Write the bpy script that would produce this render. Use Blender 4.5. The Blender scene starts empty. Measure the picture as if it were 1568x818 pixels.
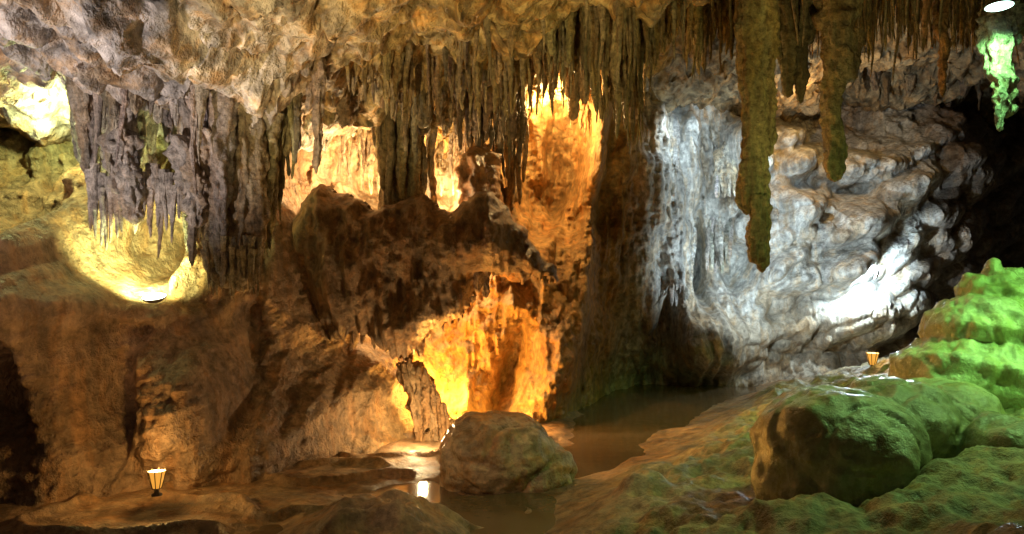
import bpy, math, random
import numpy as np
from mathutils import Vector, Matrix

random.seed(7); np.random.seed(7)
sc = bpy.context.scene
EYE = np.array([0.0, 0.0, 2.4])          # tripod height above the pool, metres

# image pixel coordinates + assumed depth -> cave coordinates
def W(a, b, d):
    return np.array([(a-784)/1200*d, d, 2.4+(409-b)/1200*d])

# ------------------------------------------------------------ noise
_r = np.random.RandomState(3)
PERM = np.concatenate([_r.permutation(256)]*3)
G = _r.normal(size=(256, 3)); G /= np.linalg.norm(G, axis=1)[:, None]
def pn(x, y, z, seed=0):
    x = np.asarray(x, float)+seed*17.31; y = np.asarray(y, float)+seed*5.77; z = np.asarray(z, float)+seed*9.13
    x, y, z = np.broadcast_arrays(x, y, z)
    xi = np.floor(x).astype(int); yi = np.floor(y).astype(int); zi = np.floor(z).astype(int)
    xf = x-xi; yf = y-yi; zf = z-zi
    u = xf*xf*xf*(xf*(xf*6-15)+10); v = yf*yf*yf*(yf*(yf*6-15)+10); w = zf*zf*zf*(zf*(zf*6-15)+10)
    out = 0
    for dx in (0, 1):
        for dy in (0, 1):
            for dz in (0, 1):
                h = PERM[PERM[PERM[(xi+dx) & 255]+((yi+dy) & 255)]+((zi+dz) & 255)]
                g = G[h]
                d = g[..., 0]*(xf-dx)+g[..., 1]*(yf-dy)+g[..., 2]*(zf-dz)
                out = out+d*(u if dx else 1-u)*(v if dy else 1-v)*(w if dz else 1-w)
    return out*1.6
def fbm(x, y, z, o=4, seed=0, gain=.5):
    s = 0; a = 1; f = 1
    for i in range(o):
        s = s+a*pn(x*f, y*f, z*f, seed+i); a *= gain; f *= 2.03
    return s
def ridged(x, y, z, o=3, seed=0):
    s = 0; a = 1; f = 1
    for i in range(o):
        s = s+a*(1-2*np.abs(pn(x*f, y*f, z*f, seed+i))); a *= .5; f *= 2.1
    return s/1.75
def worley(x, y, seed=0):
    xi = np.floor(x).astype(int); yi = np.floor(y).astype(int); best = np.full(x.shape, 9.)
    for dx in (-1, 0, 1):
        for dy in (-1, 0, 1):
            h = PERM[PERM[(xi+dx+seed) & 255]+((yi+dy) & 255)]
            fx = xi+dx+.5+.42*G[h, 0]; fy = yi+dy+.5+.42*G[h, 1]
            best = np.minimum(best, (fx-x)**2+(fy-y)**2)
    return np.clip(1-best/0.8, 0, 1)
def sstep(a, b, x):
    t = np.clip((x-a)/(b-a), 0, 1); return t*t*(3-2*t)

class TPS:
    def __init__(s, P, v, lam=.03):
        P = np.array(P, float); n = len(P); s.P = P
        K = s.k(P, P)+lam*np.eye(n); Q = np.c_[np.ones(n), P]
        A = np.zeros((n+3, n+3)); A[:n, :n] = K; A[:n, n:] = Q; A[n:, :n] = Q.T
        s.w = np.linalg.solve(A, np.r_[v, 0, 0, 0])
    def k(s, A, B):
        d2 = ((A[:, None, :]-B[None])**2).sum(-1)
        return .5*d2*np.log(d2+1e-9)
    def __call__(s, X, Y):
        sh = X.shape; q = np.c_[X.ravel(), Y.ravel()]; out = np.empty(len(q))
        for i in range(0, len(q), 40000):
            c = q[i:i+40000]
            out[i:i+40000] = s.k(c, s.P)@s.w[:-3]+s.w[-3]+c@s.w[-2:]
        return out.reshape(sh)

# ------------------------------------------------------------ mesh helpers
def make_obj(name, V, F, mat, col=None, parent=None, smooth=True):
    me = bpy.data.meshes.new(name)
    V = np.asarray(V, np.float32); F = np.asarray(F, np.int32)
    me.vertices.add(len(V)); me.vertices.foreach_set("co", V.ravel())
    k = F.shape[1]
    me.loops.add(F.size); me.loops.foreach_set("vertex_index", F.ravel())
    me.polygons.add(len(F)); me.polygons.foreach_set("loop_start", np.arange(0, F.size, k, dtype=np.int32))
    me.polygons.foreach_set("loop_total", np.full(len(F), k, np.int32))
    me.update(calc_edges=True); me.validate()
    if smooth: me.polygons.foreach_set("use_smooth", np.ones(len(me.polygons), bool))
    if col is not None:
        at = me.color_attributes.new("tint", 'FLOAT_COLOR', 'POINT')
        c = np.ones((len(V), 4), np.float32); c[:, :3] = col; at.data.foreach_set("color", c.ravel())
    me.materials.append(mat)
    o = bpy.data.objects.new(name, me); sc.collection.objects.link(o)
    if parent: o.parent = parent
    return o
def grid_faces(nr, nc):
    i = np.arange(nr-1)[:, None]*nc+np.arange(nc-1)[None]
    return np.stack([i, i+1, i+nc+1, i+nc], -1).reshape(-1, 4)

# ------------------------------------------------------------ materials
def rock_mat(name, rough=.55, bump=.035, fine=14., streak=1.0, var=.45, fvar=.6, spec=.4, rough_var=.2, tintB=(1, .84, .66), nr=.74):
    m = bpy.data.materials.new(name); m.use_nodes = True
    nt = m.node_tree; N = nt.nodes; L = nt.links
    b = N["Principled BSDF"]
    geo = N.new("ShaderNodeNewGeometry")
    src = N.new("ShaderNodeVertexColor"); src.layer_name = "tint"; csock = src.outputs[0]
    mp = N.new("ShaderNodeMapping"); mp.inputs["Scale"].default_value = (2.2, 2.2, .45*streak)
    L.new(geo.outputs["Position"], mp.inputs[0])
    n1 = N.new("ShaderNodeTexNoise"); n1.inputs["Scale"].default_value = 1.6; n1.inputs["Detail"].default_value = 5; n1.inputs["Roughness"].default_value = .68
    L.new(mp.outputs[0], n1.inputs[0])
    n2 = N.new("ShaderNodeTexNoise"); n2.inputs["Scale"].default_value = fine*.5; n2.inputs["Detail"].default_value = 5; n2.inputs["Roughness"].default_value = nr
    L.new(geo.outputs["Position"], n2.inputs[0])
    def mr(s, a, c, d, e):
        r = N.new("ShaderNodeMapRange"); r.inputs[1].default_value = a; r.inputs[2].default_value = c
        r.inputs[3].default_value = d; r.inputs[4].default_value = e; L.new(s, r.inputs[0]); return r.outputs[0]
    r1 = mr(n1.outputs[0], .36, .64, 1-var, 1+var*.4)
    r2 = mr(n2.outputs[0], .36, .62, 1-fvar, 1+fvar*.5)
    mu = N.new("ShaderNodeMath"); mu.operation = 'MULTIPLY'; L.new(r1, mu.inputs[0]); L.new(r2, mu.inputs[1])
    vm = N.new("ShaderNodeVectorMath"); vm.operation = 'SCALE'; L.new(csock, vm.inputs[0]); L.new(mu.outputs[0], vm.inputs["Scale"])
    sp = N.new("ShaderNodeSeparateColor"); L.new(n1.outputs[1], sp.inputs[0])
    r3 = mr(sp.outputs[1], .48, .6, 0, 1)
    mx = N.new("ShaderNodeMix"); mx.data_type = 'RGBA'; mx.blend_type = 'MULTIPLY'; L.new(r3, mx.inputs[0])
    L.new(vm.outputs[0], mx.inputs[6]); mx.inputs[7].default_value = (*tintB, 1)
    L.new(mx.outputs[2], b.inputs["Base Color"])
    r4 = mr(n1.outputs[0], .38, .62, rough-rough_var, rough+rough_var)
    L.new(r4, b.inputs["Roughness"])
    b.inputs["Specular IOR Level"].default_value = spec
    bp = N.new("ShaderNodeBump"); bp.inputs["Distance"].default_value = bump*2.6; bp.inputs["Strength"].default_value = 1
    L.new(n2.outputs[0], bp.inputs["Height"])
    L.new(bp.outputs[0], b.inputs["Normal"])
    return m

M_wall = rock_mat("limestone_wall", rough=.54, bump=.038, fine=16, fvar=.45, nr=.68)
M_ceil = rock_mat("ceiling_limestone", rough=.72, bump=.06, fine=9, streak=4.5, var=.5, fvar=.6, nr=.6, tintB=(1, .80, .58))
M_stal = rock_mat("dripstone", rough=.5, bump=.035, fine=26, fvar=.6)
M_mud = rock_mat("wet_mud", rough=.50, bump=.018, fine=18, streak=3, var=.45, fvar=.45, rough_var=.18, spec=.3)
M_mound = rock_mat("wet_flowstone", rough=.25, bump=.010, fine=20, streak=3, var=.3, fvar=.25, rough_var=.1, spec=.6, tintB=(.88, .88, .65))
M_bould = rock_mat("wet_boulder", rough=.32, bump=.014, fine=20, streak=5, var=.5, fvar=.4, rough_var=.12, spec=.5, tintB=(1, .78, .55))

# ------------------------------------------------------------ CAVE WALL
ctrl = [(0,790,7.7),(0,650,8.0),(0,520,8.2),(0,400,8.8),(0,250,10),(0,120,10.8),(90,780,7.9),(90,600,8.1),(90,450,8.2),(170,600,8.6),
 (170,480,8.7),(120,330,9.6),(120,200,10.4),(250,760,8.3),(250,600,8.9),(240,500,9.1),(300,680,8.7),(330,600,8.9),(330,480,9.6),(350,300,10.4),(350,150,10.8),
 (420,700,9.2),(420,600,9.5),(430,500,10.1),(440,380,10.6),(500,700,9.9),(520,600,10.4),(520,480,11.2),(520,300,12.6),(520,180,12.6),
 (600,680,10.5),(600,600,11.1),(600,500,12.2),(600,250,13.3),(600,150,12.8),(690,670,11.6),(680,600,12.3),(690,500,12.9),(690,400,13.1),(690,230,13.4),(700,130,12.8),
 (760,640,12.2),(770,550,12.7),(760,460,12.9),(780,400,13),(770,260,13.6),(830,600,12.5),(830,500,12.9),(820,380,13),(850,300,14.4),(860,220,14.4),(850,140,13.5),
 (900,600,13.8),(890,500,13.4),(900,400,13.6),(925,250,13.5),(940,130,13.5),(950,570,16),(960,450,14.8),(980,330,15),(1000,200,15.5),(1000,120,16),
 (1060,520,15.8),(1060,420,16),(1080,280,16.5),(1100,160,17),(1160,560,17),(1170,450,16.8),(1200,330,17),(1200,220,18),(1250,520,16.6),(1270,400,16.6),(1300,300,17.2),(1300,200,18),
 (1350,480,17),(1370,350,16.8),(1400,250,16.6),(1400,150,17.2),(1400,520,18),(1470,300,17.5),(1470,200,18),(1500,450,20),(1560,300,20.5),(1560,500,20.5),(1560,150,19.5)]
P = np.array([W(*c) for c in ctrl])
tps = TPS(P[:, [0, 2]], P[:, 1])
dx = .020
xs = np.arange(-8.3, 14.5, dx); zs = np.arange(-.4, 7.6, dx)
X, Z = np.meshgrid(xs, zs)
Y = np.clip(tps(X, Z), 6.5, 21.5)
def gauss(a, b, d, sa, sb, rot=0, p=2):
    c = W(a, b, d); sx = sa/1200*d; sz = sb/1200*d
    u = (X-c[0]); v = (Z-c[2]); ca, sn = math.cos(rot), math.sin(rot)
    u, v = u*ca+v*sn, -u*sn+v*ca
    return np.exp(-((u/sx)**2+(v/sz)**2)**(p/2))
warpx = .25*fbm(X*.8, Z*.8, 0*X, 3, 50); warpz = .25*fbm(X*.8, Z*.8, 0*X, 3, 60)
for a, b, d, sa, sb, dy, rot, p in [(215,385,9.4,58,55,1.5,0,4),(238,478,9,34,20,-.35,0,3),(85,450,8.3,60,110,-.6,0,3),(300,590,9,60,120,-.6,0,3),(118,360,9.3,18,50,-.6,0,2),
          (15,600,8.1,40,70,1.0,0,2),(205,620,8.8,30,110,.4,.35,2),(140,250,10,25,110,-.4,0,2),(380,560,9.4,20,90,.4,.2,2),
          (565,265,13,48,60,.5,0,4),(690,250,13.2,40,70,.4,0,4),(735,300,13,30,90,-1.0,.1,3),
          (850,270,14,70,110,.7,-.15,4),(908,260,13.5,14,130,-1.3,-.12,2),(868,330,13.8,14,80,-.6,-.5,2),(830,250,13.8,10,90,-.5,.1,2),(790,360,13,16,110,-.8,.5,2),
          (745,520,12.8,40,90,-.35,-.3,3),(800,470,12.8,22,70,-.45,.7,2),(780,560,12.6,14,90,.55,-.3,2),(845,560,12.5,28,110,-.7,-.35,2),(880,540,12.9,14,120,-.4,-.2,2),(715,610,12.3,18,50,-.4,0,2),
          (590,640,10.6,60,45,.35,.3,3),(500,640,10,90,45,-.35,.25,2),
          (1070,520,15.8,45,60,-1.0,0,3),(1130,500,16.3,26,60,-.6,0,3),(1020,500,15.6,14,50,.7,0,3),
          (1225,340,17,70,42,-.8,.3,4),(1170,415,16.8,55,25,-.7,.5,4),(1250,410,16.8,60,18,-.7,.45,4),(1300,350,16.8,40,25,-.6,.5,4),(1270,265,17.4,45,25,-.8,.1,4),(1330,300,17,40,20,-.5,.4,4),
          (1125,240,16.8,32,45,-1.3,0,4),(1195,240,17.4,30,40,-.6,0,4),(1070,400,15.8,14,70,1.3,0,3),(1118,400,16.5,26,40,.9,0,3),(1000,240,15.4,22,120,-.5,-.05,2),(1050,220,16,20,90,-.6,-.1,2),(1028,360,15.6,20,120,-.4,.05,2),
          (1060,110,16.5,60,40,1.2,0,3),(1400,110,17.2,60,30,1.0,0,3)]:
    Y = Y+dy*gauss(a, b, d, sa, sb, rot, p)
right = sstep(1.6, 3.2, X-.25*(Z-2))
left = 1-sstep(-2.5, -.5, X)
up = sstep(1.5, 3.2, Z)
mid = (1-left)*(1-right)
lowl = left*(1-sstep(1.6, 2.6, Z+.3*warpx))
lob = right*sstep(4.0, 5.0, X+warpx)*(1-sstep(4.9, 5.9, Z+warpz))
calm = (1-.55*lowl)*(1-.72*lob)
Xw = X+warpx*.5; Zw = Z+warpz*.5
flute = ridged(Xw*1.7, Zw*.22, 0*X, 3, 11)
flute2 = ridged(Xw*4.5, Zw*.5, 0*X, 2, 21)
Y -= fbm(X*.55, Z*.5, 0*X, 3, 31)*.35*(1-.4*right)
Y -= fbm(X*1.6, Z*1.4, Y*.5, 4, 41)*.22*(1-.5*right)*calm
Y -= flute*(.16+.14*up+.10*mid)*(1-.25*right)*(1-.6*lob)
Y -= flute2*(.05+.06*up+.05*mid)*calm
Y -= fbm(X*5, Z*4.2, 0*X, 4, 45, .6)*.07*(1-.3*right)*calm
Y -= np.abs(fbm(X*2.6, Z*2.4, 0*X, 3, 48))*.15*(1-right*.7)*calm
ang = .5; U = Xw*math.cos(ang)+Zw*math.sin(ang); V_ = -Xw*math.sin(ang)+Zw*math.cos(ang)
pil = worley(U*.8, V_*1.3, 5); pil2 = worley(U*1.7+3, V_*2.8, 9); pil3 = worley(U*4.5+.6*warpx, V_*5, 19)
Y -= lob*(pil*.85+pil2*.34+pil3*.03)
fringe_m = sstep(-.15, .25, pn(X*1.0, Z*1.6, 0*X, 124))
Y -= lob*(.13*ridged(Xw*3.6+.8*Z, Z*.5, 0*X, 3, 123))*fringe_m
drp = right*(1-sstep(4.2, 5.0, X))
Y -= drp*(ridged(Xw*3+.6*Z, Zw*.3, 0*X, 3, 77)*.22+worley(Xw*3.0+.5*Zw, Zw*.8, 3)*.26+worley(Xw*6+1.5*Zw, Zw*1.8, 13)*.12)
tr = right*sstep(4.6, 5.4, X+.3*warpx)*sstep(4.8, 5.6, Z)
Y -= tr*.3*ridged(X*1.5, Z*1.5, 0*X, 4, 99)
Y -= lowl*.14*ridged(X*.5+Z*1.2, Z*2.2-X*.8, 0*X, 3, 88)
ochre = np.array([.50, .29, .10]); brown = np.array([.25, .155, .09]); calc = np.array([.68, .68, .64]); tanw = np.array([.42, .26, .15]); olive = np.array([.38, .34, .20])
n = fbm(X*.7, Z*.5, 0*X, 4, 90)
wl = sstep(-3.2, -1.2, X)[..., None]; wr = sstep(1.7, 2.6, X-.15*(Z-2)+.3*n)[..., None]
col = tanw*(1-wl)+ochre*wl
upl = (sstep(3.2, 4.2, Z+.5*n)*(1-sstep(-4, -3, X)))[..., None]; col = col*(1-upl)+olive*upl
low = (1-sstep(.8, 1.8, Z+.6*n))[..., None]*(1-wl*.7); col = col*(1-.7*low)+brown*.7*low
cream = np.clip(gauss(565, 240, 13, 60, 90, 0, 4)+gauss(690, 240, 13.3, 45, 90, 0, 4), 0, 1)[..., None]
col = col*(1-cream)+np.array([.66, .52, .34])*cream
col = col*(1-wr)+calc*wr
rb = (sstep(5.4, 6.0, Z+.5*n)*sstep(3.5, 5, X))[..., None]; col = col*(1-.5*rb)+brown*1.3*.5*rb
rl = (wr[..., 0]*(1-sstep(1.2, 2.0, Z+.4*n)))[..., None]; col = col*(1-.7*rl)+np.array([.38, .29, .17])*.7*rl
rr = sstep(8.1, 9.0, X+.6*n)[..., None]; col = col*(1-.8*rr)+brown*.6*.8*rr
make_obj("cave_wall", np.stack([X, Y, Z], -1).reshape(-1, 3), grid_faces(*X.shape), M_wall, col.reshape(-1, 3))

# ------------------------------------------------------------ CEILING
cc = [(0,105,8.4),(0,20,7.3),(200,92,8.3),(200,10,7.2),(400,95,8.6),(400,10,7.6),(0,-80,6.4),(300,-80,6.4),(600,105,10.4),(600,0,8.8),(800,100,11.6),(800,0,9.6),
      (950,110,13.5),(950,0,11),(1100,130,15.5),(1100,0,12.5),(1300,140,17),(1300,0,13.2),(1500,150,18),(1500,0,13.5),(784,-420,4.5),(1200,-420,5),(60,-380,4.4),(1568,-250,7),
      (-100,180,10.8),(200,185,10.8),(400,180,11)]
P = np.array([W(*c) for c in cc]); tc = TPS(P[:, [0, 1]], P[:, 2], .05)
dx = .026
xs = np.arange(-8.5, 15, dx); ys = np.arange(5.0, 20.5, dx)
X, Yc = np.meshgrid(xs, ys)
Zc = np.clip(tc(X, Yc), 3.6, 7)
q = fbm(X*.8, Yc*.5, 0*X, 3, 5)
Zc += .36*q+.20*ridged(X*1.1, Yc*.7, 0*X, 4, 15)+.14*np.abs(fbm(X*2.4, Yc*1.3, 0*X, 4, 25, .55))-.05
Zc -= .30*worley(X*1.2+.4*q, Yc*.8, 4)+.13*worley(X*3.0+.6*q, Yc*1.8+.3*q, 14)+.05*worley(X*7+1.2*q, Yc*4, 24)
Zc += .16*np.exp(-(pn(X*.8+.3*q, Yc*.6, 0*X, 55)/.045)**2)
Xd = X+.08*fbm(X*2, Yc*2, 0*X, 3, 66); Yd = Yc+.28*fbm(X*2, Yc*1.2, 0*X, 4, 67, .55)
n = fbm(X*.6, Yc*.6, 0*X, 4, 33)
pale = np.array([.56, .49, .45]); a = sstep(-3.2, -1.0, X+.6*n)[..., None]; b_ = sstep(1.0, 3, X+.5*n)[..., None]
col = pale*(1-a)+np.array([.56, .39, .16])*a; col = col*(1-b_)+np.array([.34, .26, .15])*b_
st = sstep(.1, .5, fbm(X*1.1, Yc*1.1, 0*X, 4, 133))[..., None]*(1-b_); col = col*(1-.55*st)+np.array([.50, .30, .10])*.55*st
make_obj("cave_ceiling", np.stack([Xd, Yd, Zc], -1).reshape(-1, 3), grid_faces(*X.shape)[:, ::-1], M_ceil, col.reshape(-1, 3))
def ceil_z(x, y):
    i = int(np.clip((y-ys[0])/dx, 0, len(ys)-1)); j = int(np.clip((x-xs[0])/dx, 0, len(xs)-1)); return Zc[i, j]

# ------------------------------------------------------------ STALACTITES
class Acc:
    def __init__(s): s.V = []; s.F = []; s.C = []; s.n = 0
    def add(s, V, F, C):
        s.V.append(V); s.F.append(F+s.n); s.C.append(np.broadcast_to(C, V.shape)); s.n += len(V)
    def obj(s, name, mat=None):
        return make_obj(name, np.concatenate(s.V), np.concatenate(s.F), mat or M_stal, np.concatenate(s.C))
def tube(acc, top, bot, r0, r1, col, seed=0, kf=2.2, fl=.28, rough=.12, seg=26, flare=.5, power=1.0, ends=True, ecc=1.0, round_top=False):
    top = np.array(top, float); bot = np.array(bot, float); Lh = np.linalg.norm(top-bot)
    nr = int(max(14, min(180, Lh/.025)))
    t = np.linspace(0, 1, nr)[:, None]; th = np.linspace(0, 2*np.pi, seg, endpoint=False)[None]
    r = r1+(r0-r1)*(1-t)**power
    r = r*(1+flare*np.exp(-t*Lh*3.5))
    if ends: r = r*np.sqrt(np.clip(1-((t-.90)/.10).clip(0, 1)**2, 0.0008, 1))
    if round_top: r = r*np.sqrt(np.clip(1-((.2-t)/.2).clip(0, 1)**2, 0.0008, 1))
    zc = top[2]+(bot[2]-top[2])*t
    c0, s0 = np.cos(th)+0*t, np.sin(th)+0*t; zz = zc+0*th
    f = pn(c0*kf, s0*kf, zz*.7, seed)
    f2 = pn(c0*kf*2.3, s0*kf*2.3, zz*1.6, seed+3)
    lump = pn(c0*.8, s0*.8, zz*4.5, seed+9)
    rr = max(r0, .05)
    lump2 = pn(c0*8*rr, s0*8*rr, zz*8, seed+12)+.6*pn(c0*19*rr, s0*19*rr, zz*19, seed+13)
    R = r*(1+fl*f+fl*.5*f2+rough*1.3*lump)+rough*.16*lump2*np.minimum(1, r/.05)
    ox = pn(zc*1.2, 0, seed*1.0, seed)*.07*min(1, Lh); oy = pn(zc*1.2, 5, seed*1.0, seed+1)*.06
    x = top[0]+(bot[0]-top[0])*t+ox+R*np.cos(th)*ecc; y = top[1]+(bot[1]-top[1])*t+oy+R*np.sin(th); z = zz
    V = np.stack([x, y, z], -1).reshape(-1, 3)
    i = np.arange(nr-1)[:, None]*seg; j = np.arange(seg)[None]; j2 = (j+1) % seg
    F = np.stack([i+j, i+seg+j, i+seg+j2, i+j2], -1).reshape(-1, 4)
    acc.add(V, F, np.array(col))
def interp(prof, a):
    p = np.array(prof, float); return np.interp(a, p[:, 0], p[:, 1])
def curtain(acc, topprof, botprof, dprof, count, wr, colf, jit=25, dj=.35, seed=0, fl=.35, power=.8, tipr=.25, frac=(0.55, 1.0), tops=True):
    rs = random.Random(seed); a0 = botprof[0][0]; a1 = botprof[-1][0]
    for i in range(count):
        a = a0+(a1-a0)*(i+rs.random())/count
        d = interp(dprof, a)+rs.uniform(-dj, dj)
        tb = interp(topprof, a); bb = interp(botprof, a); k = rs.uniform(*frac)
        if rs.random() < .35: k = frac[1]
        bb = tb+(bb-tb)*k+rs.uniform(-jit, jit)*.5
        r = rs.uniform(*wr)*rs.choice([.6, .8, 1, 1.15])
        T = W(a, tb, d)
        B = W(a+rs.uniform(-4, 4), bb, d)
        if tops: T[2] = max(ceil_z(T[0], T[1])+.12, B[2]+.25)
        tube(acc, T, B, r, r*tipr*rs.uniform(.5, 1.6), colf(rs), seed+i*1.7, fl=fl, power=power*rs.uniform(.7, 1.4), seg=24 if r < .12 else 36, rough=rs.uniform(.1, .26))
def cm(*c):
    base = np.array(c)
    return lambda rs: base*rs.uniform(.65, 1.25)*np.array([1, rs.uniform(.92, 1.02), rs.uniform(.85, 1.05)])
grey = (.60, .51, .45); tan = (.50, .37, .21); oli = (.40, .35, .19); drk = (.31, .22, .12)

A = Acc()   # big left drapery group
curtain(A, [(100, 90), (420, 90)], [(118, 230), (135, 290), (160, 350), (200, 370), (225, 240), (262, 220), (290, 400), (330, 430), (345, 440)], [(118, 9.0), (345, 8.9)], 38, (.05, .14), cm(*grey), seed=10, frac=(.35, 1), fl=.45, dj=.45)
curtain(A, [(100, 90), (420, 90)], [(130, 200), (180, 300), (225, 170), (262, 180), (300, 300), (330, 330)], [(130, 8.6), (330, 8.5)], 38, (.02, .085), cm(*grey), seed=11, frac=(.3, 1), tipr=.12, fl=.45)
for i, (a, b, r) in enumerate([(183, 300, .16), (200, 345, .14), (172, 260, .13), (295, 350, .15), (310, 300, .15), (275, 300, .12)]):
    tube(A, W(a, 195+10*i % 40, 8.4), W(a+6, b, 8.6), r, r*.4, grey, a, fl=.5, rough=.5, flare=0, round_top=True, seg=36)
for a, b, r in [(345, 442, .20), (372, 447, .19), (325, 425, .16), (390, 400, .14)]:
    tube(A, W(a, 70, 8.9), W(a, b, 8.7), r, r*.85, (.50, .39, .26), a, fl=.32, kf=3.4, power=.6, rough=.22, seg=50)
for k in range(34):
    a = 318+k*2.4; tube(A, W(a, 375+random.uniform(-15, 10), 8.55+random.uniform(-.12, .12)), W(a, 438+random.uniform(-14, 18), 8.6), .035, .008, (.48, .39, .26), k, flare=0)
for k in range(24):
    a = 135+k*6.5; tube(A, W(a, 280+random.uniform(-30, 10), 8.6), W(a, 335+random.uniform(-10, 50)+20*math.sin(k*.5), 8.6), .05, .010, grey, k+90, flare=0)
A.obj("stalactite_drapery")
A = Acc()
curtain(A, [(380, 100), (470, 100)], [(378, 300), (395, 330), (412, 400), (425, 350), (440, 280), (455, 250)], [(378, 9.2), (455, 9.4)], 32, (.03, .075), cm(*oli), seed=21, fl=.4)
A.obj("stalactite_drapery")
A = Acc()
for a, b, d, r in [(437, 150, 8.5, .13), (484, 268, 8.7, .095), (476, 170, 8.8, .11), (452, 230, 9.2, .08), (466, 120, 8.6, .1), (425, 110, 8.5, .12), (500, 125, 9.0, .05), (512, 100, 9.0, .05)]:
    tube(A, W(a, 10, d), W(a+3, b, d), r, r*.3, (.52, .40, .30), a, power=.9, rough=.25)
A.obj("stalactite")
A = Acc()   # centre
curtain(A, [(500, 100), (560, 100)], [(500, 180), (525, 205), (552, 180)], [(500, 10.4), (552, 10.5)], 12, (.06, .14), cm(*tan), seed=31)
curtain(A, [(565, 100), (650, 100)], [(568, 240), (590, 290), (612, 320), (632, 320), (650, 260)], [(570, 11.1), (650, 11.2)], 22, (.04, .11), cm(.46, .38, .2), seed=32, power=.5, tipr=.5)
for a, b, r in [(604, 325, .17), (626, 325, .19), (590, 330, .09), (643, 320, .08)]:
    tube(A, W(a, 90, 11.4), W(a, b, 11.4), r, r*.85, (.40, .33, .2), a, power=1, ends=False, fl=.4, seg=40)
tube(A, W(659, 100, 11.6), W(658, 325, 11.6), .085, .06, tan, 5, ends=False)
curtain(A, [(665, 110), (800, 115)], [(668, 190), (700, 220), (730, 225), (745, 235), (770, 280), (800, 240)], [(665, 11.4), (800, 11.9)], 44, (.03, .12), cm(*drk), seed=33)
curtain(A, [(480, 90), (880, 90)], [(490, 130), (600, 165), (700, 175), (800, 170), (880, 160)], [(480, 9.6), (880, 11.2)], 110, (.018, .06), cm(.54, .40, .2), seed=34, frac=(.3, 1.15))
for a, b in [(778, 300), (786, 330), (795, 315), (803, 280)]:
    tube(A, W(a, 120, 12.6), W(a, b, 12.6), .05, .03, tan, a)
for a, b, r in [(878, 185, .13), (893, 160, .1), (868, 150, .08)]:
    tube(A, W(a, 90, 12.3), W(a, b, 12.3), r, r*.5, tan, a)
A.obj("stalactite_drapery")
A = Acc()   # pale strings in the lit alcoves
curtain(A, [(515, 130), (605, 130)], [(515, 260), (560, 290), (605, 300)], [(515, 12.6), (605, 12.7)], 26, (.03, .07), cm(.66, .52, .34), seed=51, frac=(.3, 1))
curtain(A, [(655, 130), (720, 130)], [(655, 290), (690, 300), (720, 240)], [(655, 12.9), (720, 13.0)], 18, (.03, .07), cm(.66, .52, .34), seed=52, frac=(.3, 1))
curtain(A, [(800, 130), (935, 130)], [(800, 200), (840, 160), (880, 190), (935, 230)], [(800, 13.3), (935, 13.2)], 18, (.03, .08), cm(.55, .36, .16), seed=53, frac=(.4, 1))
A.obj("stalactite_curtain")
A = Acc()   # white calcite draperies on the right wall
wc = cm(.68, .68, .64)
for (a0, a1, t0, b0, b1, d, n_, sd) in [(1098, 1146, 232, 298, 306, 14.9, 17, 61), (1030, 1062, 350, 440, 470, 14.7, 9, 62), (1086, 1120, 330, 400, 420, 15.2, 9, 63), (985, 1040, 180, 250, 290, 14.6, 10, 64), (1160, 1200, 300, 330, 345, 15.4, 9, 65)]:
    rs = random.Random(sd)
    for i in range(n_):
        a = a0+(a1-a0)*(i+.5*rs.random())/n_; s_ = math.sin(math.pi*(i+.5)/n_)
        tube(A, W(a, t0-18*s_, d+.9), W(a+rs.uniform(-3, 3), rs.uniform(b0, b1), d+rs.uniform(0, .2)), rs.uniform(.06, .10), .03, wc(rs), sd*7+i, flare=.3, fl=.3, rough=.14, round_top=True)
A.obj("calcite_drapery")
A = Acc()   # right of centre
curtain(A, [(890, 30), (1000, 30)], [(895, 140), (920, 195), (945, 200), (965, 235), (985, 210), (1000, 90)], [(890, 10.4), (1000, 10.2)], 38, (.03, .095), cm(.46, .36, .16), seed=41, frac=(.4, 1))
curtain(A, [(1000, 10), (1140, 10)], [(1000, 90), (1040, 70), (1068, 130), (1100, 70), (1135, 110)], [(1000, 11.3), (1140, 11.3)], 60, (.02, .065), cm(.44, .34, .15), seed=42)
curtain(A, [(1180, 10), (1330, 10)], [(1180, 90), (1260, 60), (1330, 95)], [(1180, 11.3), (1330, 11.3)], 50, (.02, .07), cm(.44, .34, .15), seed=45)
curtain(A, [(1320, 10), (1500, 10)], [(1320, 110), (1370, 60), (1400, 85), (1500, 70)], [(1320, 12), (1500, 12)], 60, (.02, .06), cm(.46, .34, .15), seed=43)
curtain(A, [(820, 40), (900, 40)], [(820, 80), (860, 110), (900, 120)], [(820, 10.4), (900, 10.4)], 24, (.03, .08), cm(.42, .34, .17), seed=44)
curtain(A, [(1000, 90), (1500, 110)], [(1000, 130), (1100, 155), (1300, 150), (1500, 160)], [(1000, 15), (1500, 16.5)], 36, (.05, .14), cm(.30, .23, .14), seed=46)
A.obj("stalactite_curtain")
A = Acc()
col = (.44, .34, .14)
tube(A, W(1150, -30, 8.8), W(1150, 330, 8.8), .15, .11, col, 3, kf=1.8, fl=.26, rough=.22, seg=60, power=1, flare=.2)
tube(A, W(1163, -30, 8.85), W(1166, 418, 8.85), .14, .085, col, 4, kf=1.8, fl=.26, rough=.24, seg=60, power=1.3, flare=.2)
tube(A, W(1178, -30, 8.8), W(1176, 240, 8.8), .08, .05, col, 9, kf=1.8, fl=.26, rough=.24, seg=40, power=1, flare=.2)
tube(A, W(1158, 300, 8.8), W(1160, 405, 8.82), .12, .08, col, 14, kf=1.8, fl=.26, rough=.26, seg=50, flare=0)
A.obj("long_stalactite")
A = Acc()
tube(A, W(1285, -10, 9.6), W(1282, 130, 9.6), .24, .16, (.40, .30, .14), 5, fl=.35, rough=.3, seg=50, flare=.1)
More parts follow.
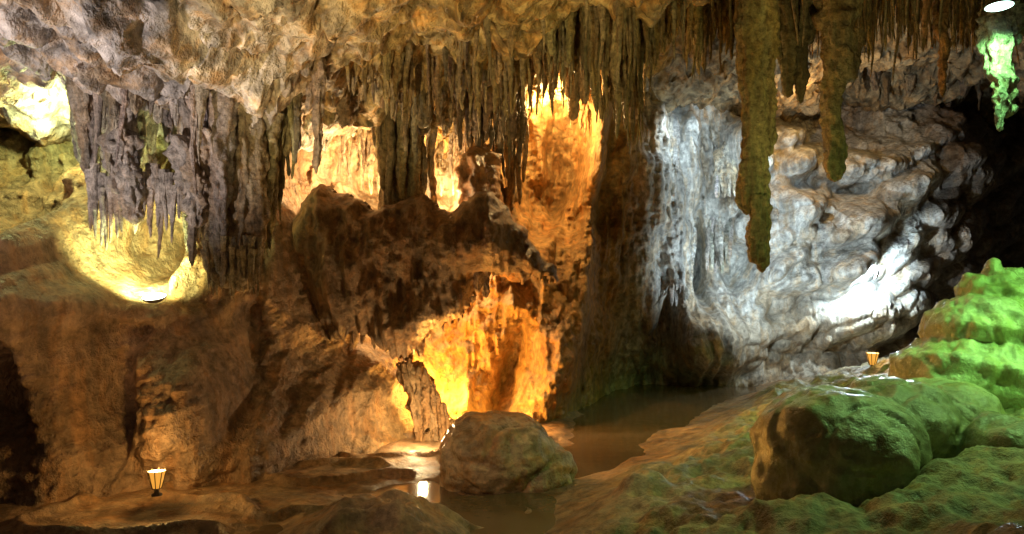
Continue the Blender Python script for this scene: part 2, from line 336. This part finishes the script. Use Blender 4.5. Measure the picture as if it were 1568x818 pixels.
tube(A, W(1275, 40, 9.6), W(1276, 279, 9.6), .14, .10, (.42, .32, .14), 6, fl=.22, rough=.22, seg=50, power=.8, flare=0)
tube(A, W(1300, 50, 9.6), W(1302, 125, 9.6), .12, .05, (.42, .28, .13), 7, fl=.25, rough=.3)
A.obj("stalactite")
A = Acc()
for a, b, r in [(1208, 150, .14), (1228, 160, .12), (1197, 100, .10), (1240, 70, .1)]:
    tube(A, W(a, -30, 10), W(a, b, 10), r, r*.45, (.28, .22, .1), a, fl=.4, rough=.22)
A.obj("stalactite")
A = Acc()
tube(A, W(1440, -20, 10), W(1443, 150, 10), .085, .03, (.50, .29, .12), 8, rough=.25)
tube(A, W(1418, -20, 10), W(1418, 60, 10), .05, .02, (.46, .27, .12), 18, rough=.2)
A.obj("stalactite")
A = Acc()
pc = (.6, .6, .5)
tube(A, W(1532, 14, 7.6), W(1534, 75, 7.5), .17, .13, pc, 1, flare=.1, rough=.3, fl=.45, seg=40)
tube(A, W(1538, 30, 7.5), W(1538, 182, 7.5), .13, .06, pc, 2, flare=.1, rough=.38, fl=.45, seg=40)
tube(A, W(1524, 50, 7.5), W(1527, 203, 7.45), .09, .03, pc, 3, flare=.1, rough=.38, fl=.35)
tube(A, W(1512, 30, 7.6), W(1513, 80, 7.6), .07, .03, pc, 13, flare=.1, rough=.38, fl=.35)
tube(A, W(1555, -60, 7.9), W(1550, 60, 7.8), .14, .12, (.35, .3, .18), 4, flare=.1, rough=.2)
A.obj("stalactite")
A = Acc(); rs = random.Random(5)
for i in range(260):
    a = rs.uniform(350, 1560); d = rs.uniform(9.5, 13); b = rs.uniform(40, 110)
    if a > 1000: b = rs.uniform(0, 70)
    T = W(a, b-60, d); T[2] = max(T[2], ceil_z(T[0], T[1])+.05)
    tube(A, T, W(a, b+rs.uniform(5, 60), d), rs.uniform(.02, .05), .008, (.48, .36, .19), i, seg=12)
A.obj("soda_straws")

# ------------------------------------------------------------ SLAB BODIES
def slab(name, poly, d, thick, col, seed=0, edge=.5, fringe=.12, fl=.1, res=.02, mat=None, lean=0):
    p = np.array([W(a, b, d)[[0, 2]] for a, b in poly])
    x0, z0 = p.min(0)-.3; x1, z1 = p.max(0)+.3
    X, Z = np.meshgrid(np.arange(x0, x1, res), np.arange(z0, z1, res))
    qx = X+.09*fbm(X*3, Z*3, 0*X, 3, seed)
    fr = fringe*(ridged(X*5, 0*X, 0*X, 2, seed+2)+.8*pn(X*17, Z*1.0, 0*X, seed+3))
    mid = (p[:, 1].min()+p[:, 1].max())/2
    qz = Z-fr*(Z < mid)*1.0-.09*fbm(X*3, Z*3, 0*X, 3, seed+4)
    D = np.full(X.shape, 1e9); ins = np.zeros(X.shape, bool); n_ = len(p)
    for i in range(n_):
        a = p[i]; b = p[(i+1) % n_]; e = b-a
        t = np.clip(((qx-a[0])*e[0]+(qz-a[1])*e[1])/(e@e), 0, 1)
        D = np.minimum(D, np.hypot(qx-a[0]-t*e[0], qz-a[1]-t*e[1]))
        c = ((a[1] > qz) != (b[1] > qz)) & (qx < (b[0]-a[0])*(qz-a[1])/((b[1]-a[1]) if b[1] != a[1] else 1e-9)+a[0])
        ins ^= c
    D = np.where(ins, D, -D)
    k = np.clip(D/edge, 0, 1); pr = np.sqrt(k*(2-k))
    rel = fl*ridged(X*2.2+.2*Z, Z*.35, 0*X, 3, seed+6)+fl*1.2*fbm(X*1.3, Z*1.1, 0*X, 4, seed+8)+.3*fl*ridged(X*6+.2*Z, Z*.6, 0*X, 2, seed+16)+.05*fbm(X*5, Z*4, 0*X, 4, seed+11, .6)
    Yf = d-thick*pr-rel*pr+lean*(Z-mid); Yb = d+.4*thick*pr+lean*(Z-mid)+.02
    m = D > 0; mf = m[:-1, :-1] & m[1:, :-1] & m[:-1, 1:] & m[1:, 1:]
    F = grid_faces(*X.shape)[mf.ravel()]; N_ = X.size
    F = np.concatenate([F, F[:, ::-1]+N_])
    V = np.concatenate([np.stack([X, Yf, Z], -1).reshape(-1, 3), np.stack([X, Yb, Z], -1).reshape(-1, 3)])
    used, inv = np.unique(F, return_inverse=True)
    V = V[used]; F = inv.reshape(F.shape)
    nn = fbm(V[:, 0]*1.2, V[:, 2]*.8, V[:, 1]*.3, 3, seed+20)
    C = np.array(col)[None]*(1+.25*nn[:, None])
    return make_obj(name, V, F, mat or M_wall, C)
slab("hanging_flowstone", [(452,330),(485,285),(505,285),(540,303),(580,320),(615,312),(650,298),(690,325),(722,300),(755,292),(785,330),(812,372),(845,408),(850,428),(800,436),(765,428),(728,434),(722,470),(706,495),(680,512),(655,510),(650,540),(615,550),(580,545),(566,505),(548,525),(520,545),(490,500),(465,430),(445,380)],
     11.1, .6, (.34, .21, .11), seed=3, fringe=.14, fl=.24)
A = Acc(); rs = random.Random(77)
tp = [(455, 300), (480, 285), (540, 305), (610, 305), (650, 300), (690, 325), (725, 298), (755, 295), (800, 365), (835, 405)]
bt = [(455, 400), (480, 480), (520, 545), (560, 510), (600, 550), (650, 540), (690, 500), (720, 465), (760, 430), (835, 425)]
for i in range(40):
    a = 470+(820-470)*(i+rs.random())/40
    t0 = interp(tp, a)+rs.uniform(10, 130); b0 = interp(bt, a)+rs.uniform(-50, 16)
    if b0-t0 < 40: continue
    d = 10.8+rs.uniform(-.1, .25); r = rs.uniform(.05, .15)
    tube(A, W(a, t0, d), W(a+rs.uniform(-5, 5), b0, d+.15), r*.8, r*.3, np.array((.34, .21, .11))*rs.uniform(.85, 1.15), i*3, fl=.4, rough=.16, flare=.3, power=.8, round_top=True, seg=44)
A.obj("flowstone_columns", M_wall)
slab("flowstone_buttress", [(606,555),(628,548),(650,556),(665,585),(680,625),(700,650),(705,680),(680,688),(650,684),(640,660),(622,600)],
     11.0, .3, (.36, .23, .11), seed=9, fringe=.03, fl=.14, edge=.25)
A = Acc()
for a, t0, b0, r in [(618, 552, 600, .04), (630, 548, 660, .05), (642, 560, 676, .05), (653, 562, 684, .07), (664, 585, 684, .07), (676, 615, 684, .07), (690, 640, 684, .08), (706, 655, 684, .09)]:
    tube(A, W(a, t0, 10.75), W(a+6, b0, 10.65), r*.8, r*1.1, (.34, .21, .10), a, fl=.4, rough=.25, flare=0, round_top=True, seg=36, ends=False)
A.obj("dripstone_ribs", M_wall)
slab("rock_drapery", [(775,150),(800,150),(800,260),(790,330),(812,380),(838,405),(820,415),(790,385),(770,330),(768,250)], 13.0, .3, (.42, .28, .13), seed=15, fringe=.03, edge=.2)
slab("orange_flowstone", [(700,240),(735,215),(760,240),(775,310),(800,350),(835,405),(800,430),(740,420),(700,330)], 11.9, .45, (.50, .25, .09), seed=18, fringe=.03, edge=.35, fl=.16)

# ------------------------------------------------------------ FLOOR
FP = []
def fl_(a, b, d): p = W(a, b, d); FP.append(p)
def flz(a, d, z): FP.append(np.array([(a-784)/1200*d, d, z]))
for a, d in [(0, 7), (0, 9), (250, 8), (250, 6), (450, 8), (450, 10), (600, 9), (600, 11), (700, 7.2), (700, 10), (780, 12), (830, 8.3), (860, 9.3), (850, 14), (920, 9.6), (940, 10.6), (1020, 12.2), (960, 13), (960, 18), (1060, 13.3), (1050, 17), (1120, 15.2), (1140, 18), (1250, 18)]:
    flz(a, d, -.06)
flz(300, 4, 0); flz(700, 4, .0); flz(0, 3, 0); flz(784, 2, .1); flz(550, 5.5, 0); flz(760, 6.6, -.10); flz(690, 6.2, -.08); flz(800, 7.4, -.09)
for q in [(1190,600,13.3),(1260,585,13),(1340,572,12.2),(1420,565,12.2),(1120,645,11),(1085,685,9.4),(1000,715,8.4),(960,760,7.4),(890,812,6.6),(1000,805,6.2),(1100,765,7),(1150,815,5.5),(1300,818,5.2),(1568,818,4.4),(1568,700,6),(1500,640,7.8),(1568,560,10)]:
    fl_(*q)
flz(1000, 4, .5); flz(1300, 3.5, .7); flz(1568, 3, .9); flz(1400, 16, .5); flz(1568, 14, .9); flz(1568, 19, .3)
FP = np.array(FP); tf = TPS(FP[:, :2], FP[:, 2], .01)
dx = .026
X, Yc = np.meshgrid(np.arange(-8.5, 15, dx), np.arange(3.0, 21.3, dx))
Zf = np.clip(tf(X, Yc), -.3, 1.7)
rise = sstep(.05, .4, Zf)
nz = fbm(X*1.2, Yc*1.2, 0*X, 4, 71)
Zf += rise*(.13*nz+.14*worley(X*1.3+.4*nz, Yc*1.0, 2)-.07+.06*ridged(X*2.5, Yc*2.0, 0*X, 3, 78)+.03*fbm(X*6, Yc*6, 0*X, 4, 75))
Zf += (1-rise)*(.035*fbm(X*1.4, Yc*1.4, 0*X, 3, 73))
rim = np.abs(pn(X*.75+.3*Yc, Yc*1.0-.35*X, 0*X, 81)+.12*fbm(X*2, Yc*2, 0*X, 2, 82))
flat = (1-rise)*(1-sstep(.3, 1.0, X-.1*(Yc-8)))
Zf += flat*(.075*np.exp(-(rim/.06)**2)+.008)
Zf += flat*.10*sstep(.0, .6, (-(X)*.6+(Yc-9.2)*.6)+.3*nz)
def fb(a, b, d, sx, sy, h, p=1.5):
    global Zf
    c = W(a, b, d); q = ((X-c[0])/sx)**2+((Yc-c[1])/sy)**2
    Zf = Zf+h*np.exp(-q**p)*(1+.2*fbm(X*4, Yc*4, 0*X, 3, 79))
fb(555, 810, 6.9, .62, .7, .38, 1.2); fb(650, 815, 6.8, .4, .5, .2, 1.2); fb(770, 750, 8.5, .8, .5, .06)
fb(985, 765, 7.4, .22, .22, .16); fb(1250, 818, 5.6, .5, .5, .1)
n = fbm(X*.8, Yc*.8, 0*X, 3, 91)
mud = np.array([.34, .21, .11]); olv = np.array([.40, .34, .21])
w = (rise*sstep(-.5, 1.5, X))[..., None]
col = (mud*(1-w)+olv*w)*(1+.2*n[..., None])
make_obj("cave_floor", np.stack([X, Yc, Zf], -1).reshape(-1, 3), grid_faces(*X.shape), M_mud, col.reshape(-1, 3))

m = bpy.data.materials.new("murky_water"); m.use_nodes = True; nt = m.node_tree; b = nt.nodes["Principled BSDF"]
b.inputs["Base Color"].default_value = (.14, .085, .042, 1); b.inputs["Roughness"].default_value = .12; b.inputs["Specular IOR Level"].default_value = .45
g = nt.nodes.new("ShaderNodeNewGeometry"); n1 = nt.nodes.new("ShaderNodeTexNoise"); n1.inputs["Scale"].default_value = 2.2; n1.inputs["Detail"].default_value = 3
bp = nt.nodes.new("ShaderNodeBump"); bp.inputs["Distance"].default_value = .03; bp.inputs["Strength"].default_value = .25
nt.links.new(g.outputs["Position"], n1.inputs[0]); nt.links.new(n1.outputs[0], bp.inputs["Height"]); nt.links.new(bp.outputs[0], b.inputs["Normal"])
make_obj("pool_water", [(-8.4, 3.1, 0), (14.9, 3.1, 0), (14.9, 21.2, 0), (-8.4, 21.2, 0)], [(0, 1, 2, 3)], m, smooth=False)

# ------------------------------------------------------------ BOULDERS / MOUNDS
def blob(name, ell, col, voxel=.035, sm=6, amp=.05, seed=0, layers=0.0, mat=None, nub=0, pits=.03, hf=.35):
    V = []; F = []; n0 = 0
    nu, nv = 40, 24
    for (c, r) in ell:
        u = np.linspace(0, 2*np.pi, nu, endpoint=False); v = np.linspace(0.001, np.pi-.001, nv)
        vv, uu = np.meshgrid(v, u, indexing='ij')
        P_ = np.stack([np.sin(vv)*np.cos(uu)*r[0], np.sin(vv)*np.sin(uu)*r[1], np.cos(vv)*r[2]], -1).reshape(-1, 3)+np.array(c)
        i = np.arange(nv-1)[:, None]*nu; j = np.arange(nu)[None]; j2 = (j+1) % nu
        V.append(P_); F += [tuple(q+n0) for q in np.stack([i+j, i+nu+j, i+nu+j2, i+j2], -1).reshape(-1, 4)]
        F.append(tuple(range(n0, n0+nu))[::-1]); F.append(tuple(range(n0+(nv-1)*nu, n0+nv*nu))); n0 += len(P_)
    me = bpy.data.meshes.new(name); me.from_pydata(np.concatenate(V).tolist(), [], [tuple(int(k) for k in f) for f in F]); me.update()
    o = bpy.data.objects.new(name, me); sc.collection.objects.link(o)
    md = o.modifiers.new("r", 'REMESH'); md.mode = 'VOXEL'; md.voxel_size = voxel
    md = o.modifiers.new("s", 'SMOOTH'); md.iterations = sm; md.factor = .6
    me2 = bpy.data.meshes.new_from_object(o.evaluated_get(bpy.context.evaluated_depsgraph_get()))
    bpy.data.objects.remove(o); bpy.data.meshes.remove(me)
    k = len(me2.vertices); co = np.empty(k*3, np.float32); me2.vertices.foreach_get("co", co); co = co.reshape(-1, 3)
    no = np.empty(k*3, np.float32); me2.vertices.foreach_get("normal", no); no = no.reshape(-1, 3)
    x, y, z = co.T
    h = amp*fbm(x*1.8, y*1.8, z*1.8, 3, seed)+amp*hf*fbm(x*7, y*7, z*7, 3, seed+5)
    h += layers*ridged(x*.4+y*.2, z*3.2+.5*fbm(x, y, z, 2, seed+7), 0*x, 2, seed+8)
    h -= pits*sstep(.35, .7, pn(x*6, y*6, z*6, seed+40))
    h -= .03*np.exp(-(pn(x*1.3, y*1.3, z*1.1, seed+44)/.05)**2)
    h += nub*np.clip(no[:, 2], 0, 1)*ridged(x*5, y*5, z*5, 2, seed+9)
    co = co+no*h[:, None]
    nn = fbm(x*1.3, y*1.3, z*1.3, 3, seed+30)
    me2.vertices.foreach_set("co", co.astype(np.float32).ravel())
    at = me2.color_attributes.new("tint", 'FLOAT_COLOR', 'POINT'); c4 = np.ones((k, 4), np.float32); c4[:, :3] = np.array(col)*(1+.2*nn[:, None]); at.data.foreach_set("color", c4.ravel())
    me2.materials.clear(); me2.materials.append(mat or M_mound); me2.polygons.foreach_set("use_smooth", np.ones(len(me2.polygons), bool)); me2.name = name
    o = bpy.data.objects.new(name, me2); sc.collection.objects.link(o); return o
c = W(770, 720, 8.7)
blob("boulder", [((c[0]-.05, c[1], .32), (.60, .5, .42)), ((c[0]-.05, c[1], .54), (.46, .36, .25)), ((c[0]+.36, c[1]+.05, .12), (.40, .4, .30)), ((c[0]-.35, c[1]-.1, .12), (.3, .3, .3))],
     (.56, .37, .20), voxel=.022, sm=4, amp=.05, seed=4, layers=.08, mat=M_bould)
def E(a, b, d, rx, ry, rz): return (tuple(W(a, b, d)), (rx, ry, rz))
blob("flowstone_mound", [E(1285, 700, 6.5, .68, .7, .60), E(1370, 650, 6.9, .50, .6, .42), E(1440, 700, 6.8, .40, .5, .36), E(1225, 730, 6.4, .36, .45, .38), E(1538, 700, 6.3, .30, .4, .34), E(1320, 800, 6.2, .6, .5, .36), E(1440, 635, 7.5, .5, .6, .32)],
     (.42, .40, .26), voxel=.024, sm=3, amp=.06, seed=14, layers=.03, hf=.2, pits=.02)
blob("stalagmite_mound", [E(1500, 575, 8.2, .84, .75, .46), E(1515, 510, 8.3, .66, .6, .42), E(1528, 460, 8.4, .42, .40, .28), E(1520, 430, 8.4, .10, .10, .19), E(1425, 590, 8.2, .35, .5, .32), E(1590, 520, 8.4, .5, .5, .5), E(1484, 434, 8.4, .07, .08, .12), E(1556, 434, 8.4, .09, .1, .11), E(1500, 438, 8.3, .10, .1, .10)],
     (.44, .46, .30), voxel=.024, sm=2, amp=.06, seed=24, layers=.07, nub=.045, hf=.35, pits=.03)

# ------------------------------------------------------------ LAMPS
def emis(name, c, s):
    m = bpy.data.materials.new(name); m.use_nodes = True; b = m.node_tree.nodes["Principled BSDF"]
    b.inputs["Base Color"].default_value = (.3, .3, .3, 1); b.inputs["Emission Color"].default_value = (*c, 1); b.inputs["Emission Strength"].default_value = s
    return m
M_metal = bpy.data.materials.new("lamp_housing"); M_metal.use_nodes = True
b = M_metal.node_tree.nodes["Principled BSDF"]; b.inputs["Base Color"].default_value = (.12, .09, .06, 1); b.inputs["Metallic"].default_value = .6; b.inputs["Roughness"].default_value = .5
def ring_mesh(name, prof, mat, parent, loc, rot=(0, 0, 0), seg=24):
    p = np.array(prof); th = np.linspace(0, 2*np.pi, seg, endpoint=False)
    V = np.stack([p[:, 0:1]*np.cos(th), p[:, 0:1]*np.sin(th), p[:, 1:2]+0*th], -1).reshape(-1, 3)
    i = np.arange(len(p)-1)[:, None]*seg; j = np.arange(seg)[None]; j2 = (j+1) % seg
    o = make_obj(name, V, np.stack([i+j, i+j2, i+seg+j2, i+seg+j], -1).reshape(-1, 4), mat, parent=parent)
    o.location = loc; o.rotation_euler = rot; return o
def lamp(name, pos, color, power, aim=None, size=.09, glow=12, kind='POINT', fixture=False, cone=110, rad=.05, glass=False, face=None, bulb=None):
    e = bpy.data.objects.new(name, None); sc.collection.objects.link(e); e.location = Vector(pos)
    d = (Vector(aim)-Vector(pos)).normalized() if aim is not None else Vector((0, 0, 1))
    fd = Vector(face).normalized() if face is not None else d
    q = fd.to_track_quat('Z', 'Y').to_euler(); s = size
    if fixture:
        em = emis(name+"_bulb", bulb or color, glow)
        if glass:   # caged up-light: small globe in an open wire basket lined with amber glass
            am = emis("amber_glass", (1, .42, .05), .9)
            ring_mesh("globe", [(.002, .75*s), (.3*s, .65*s), (.45*s, .3*s), (.4*s, 0), (.2*s, -.3*s)], em, e, (0, 0, 0), q)
            ring_mesh("glass_cup", [(.15*s, -.85*s), (.4*s, -.75*s), (.62*s, 0), (.80*s, .85*s)], am, e, (0, 0, 0), q)
            ring_mesh("collar", [(.5*s, -1.5*s), (.5*s, -1.3*s), (.25*s, -1.2*s), (.25*s, -.8*s)], M_metal, e, (0, 0, 0), q)
            for k in range(8):
                t = k*2*math.pi/8+.2; r_ = .035*s
                c_, s_ = math.cos(t), math.sin(t)
                V = []
                for (rr_, zz_) in ((.42*s, -.85*s), (.88*s, .95*s)):
                    for (ux, uy) in ((-r_, -r_), (r_, -r_), (r_, r_), (-r_, r_)): V.append((rr_*c_+ux, rr_*s_+uy, zz_))
                make_obj("basket_bar", V, [(0, 1, 5, 4), (1, 2, 6, 5), (2, 3, 7, 6), (3, 0, 4, 7)], M_metal, parent=e, smooth=False)
        else:       # shallow round floodlight
            ring_mesh("housing", [(.02*s, -.4*s), (.6*s, -.35*s), (.95*s, -.1*s), (1.03*s, .04*s), (.98*s, .04*s), (.9*s, .0)], M_metal, e, (0, 0, 0), q)
            ring_mesh("lens", [(.002, .16*s), (.6*s, .13*s), (.95*s, .05*s)], em, e, (0, 0, 0), q)
    l = bpy.data.lights.new(name+"_light", kind); l.energy = power; l.color = color; l.shadow_soft_size = rad
    if kind == 'SPOT': l.spot_size = math.radians(cone); l.spot_blend = .7
    lo = bpy.data.objects.new("light", l); sc.collection.objects.link(lo); lo.parent = e
    if fixture: lo.location = d*(size*1.6)
    if kind == 'SPOT': lo.rotation_euler = d.to_track_quat('-Z', 'Y').to_euler()
    return e
warm = (1, .62, .20); orange = (1, .50, .09); ww = (1, .74, .38); gy = (.84, 1, .40); cool = (.72, .90, 1.0); green = (.35, 1, .30)
lamp("fill_spot", W(236, 455, 8.5), gy, 330, aim=W(208, 345, 9.8), size=.13, glow=8, fixture=True, face=(0, -.30, 1), bulb=(.9, 1, .75), kind='SPOT', cone=128)
lamp("fill_spot", W(95, 185, 9.2), gy, 70)
lamp("fill_spot", W(408, 300, 9.65), (.9, 1, .45), 8)
lamp("fill_point", W(240, 735, 7.6), warm, 34, aim=W(240, 600, 7.65), size=.10, glow=5, fixture=True, glass=True, bulb=(1, .65, .2))
lamp("fill_point", W(654, 660, 9.9), ww, 70, aim=W(600, 600, 10.3), size=.05, glow=6, fixture=True)
lamp("fill_point", W(680, 590, 11.6), orange, 230)
lamp("fill_point", W(770, 655, 11.2), orange, 90)  # added orange fill to widen the lit wall, no fixture
lamp("fill_point", W(826, 404, 12.3), warm, 130, aim=W(850, 300, 13.6), size=.06, glow=10, fixture=True)
lamp("fill_point", W(842, 165, 13.0), (1, .66, .26), 240)
lamp("fill_point", W(575, 335, 12.0), ww, 270)
lamp("fill_point", W(685, 330, 12.4), ww, 230)
lamp("fill_spot", W(1342, 420, 14.9), cool, 420, size=.10, glow=8, fixture=True, aim=W(1290, 390, 15.5), face=(-.9, .3, .3))
lamp("fill_spot", W(1180, 480, 13.2), cool, 330, aim=W(1170, 330, 16), kind='SPOT', cone=140)  # added unseen fill hung mid-air to brighten the white flowstone
lamp("fill_spot", W(1170, 255, 13.6), cool, 130, aim=W(1190, 270, 17), kind='SPOT', cone=140)  # added fill for the upper white lobes, tucked behind the long stalactite
lamp("fill_spot", W(1060, 165, 14.2), cool, 70, aim=W(1030, 300, 15.5), kind='SPOT', cone=140)  # extra cool fill added for the left white drape
lamp("fill_point", W(1240, 165, 15), (1, .6, .2), 60)
lamp("fill_point", W(1336, 550, 12.1), warm, 14, aim=W(1336, 480, 12.1), size=.11, glow=5, fixture=True, glass=True, bulb=(1, .65, .2))
lamp("fill_spot", W(1530, 9, 7.1), green, 80, aim=W(1530, 300, 7.6), size=.12, glow=8, kind='SPOT', cone=150, fixture=True, face=(0, -.10, -1), bulb=(.6, 1, .85))
# unseen off-camera fill spots, no fixtures; mound and ceiling ones inferred from lit rock
lamp("fill_spot", (6.5, 5.5, 4.6), (.36, 1, .20), 950, aim=W(1530, 520, 8.4), kind='SPOT', cone=48)
lamp("fill_spot", (5.6, 7.0, 4.4), (.48, 1, .30), 360, aim=W(1380, 680, 6.8), kind='SPOT', cone=66)
lamp("fill_spot", (5.2, 5.2, 3.6), (1, .95, .32), 100, aim=W(1180, 150, 8.8), kind='SPOT', cone=34)  # added side fill on the long stalactite
lamp("fill_spot", (-5.2, 4.0, 1.4), (1, .91, .86), 1000, aim=W(200, 90, 8.2), kind='SPOT', cone=50)
lamp("fill_spot", (-2.6, 4.0, 1.2), (1, .78, .36), 1000, aim=W(640, 10, 9.5), kind='SPOT', cone=46)
lamp("fill_spot", (2.2, 3.5, 1.2), (1, .88, .38), 430, aim=W(1120, 30, 9), kind='SPOT', cone=54)
lamp("fill_spot", (-4.9, 3.0, 3.2), (1, .64, .34), 230, aim=W(90, 450, 8.2), kind='SPOT', cone=27)  # added warm fill on the left wall bulge
lamp("fill_spot", (-2.0, 4.0, 4.0), (1, .80, .52), 220, aim=W(830, 745, 8.4), kind='SPOT', cone=44)  # added off-camera to brighten the boulder, not a known lamp
lamp("fill_spot", (-1.0, 2.0, 4.0), (1, .74, .46), 50, aim=W(500, 520, 9), kind='SPOT', cone=80)  # weak general fill, added from the front

w = bpy.data.worlds.new("World"); sc.world = w; w.use_nodes = True
w.node_tree.nodes["Background"].inputs[0].default_value = (1, .88, .70, 1); w.node_tree.nodes["Background"].inputs[1].default_value = .010

cam = bpy.data.cameras.new("camera"); cam.lens = 36*1200/1568; cam.sensor_width = 36; cam.clip_end = 200
co = bpy.data.objects.new("camera", cam); sc.collection.objects.link(co); co.location = EYE; co.rotation_euler = (math.radians(90), 0, 0)
sc.camera = co
sc.view_settings.view_transform = 'Standard'; sc.view_settings.look = 'None'; sc.view_settings.exposure = 0
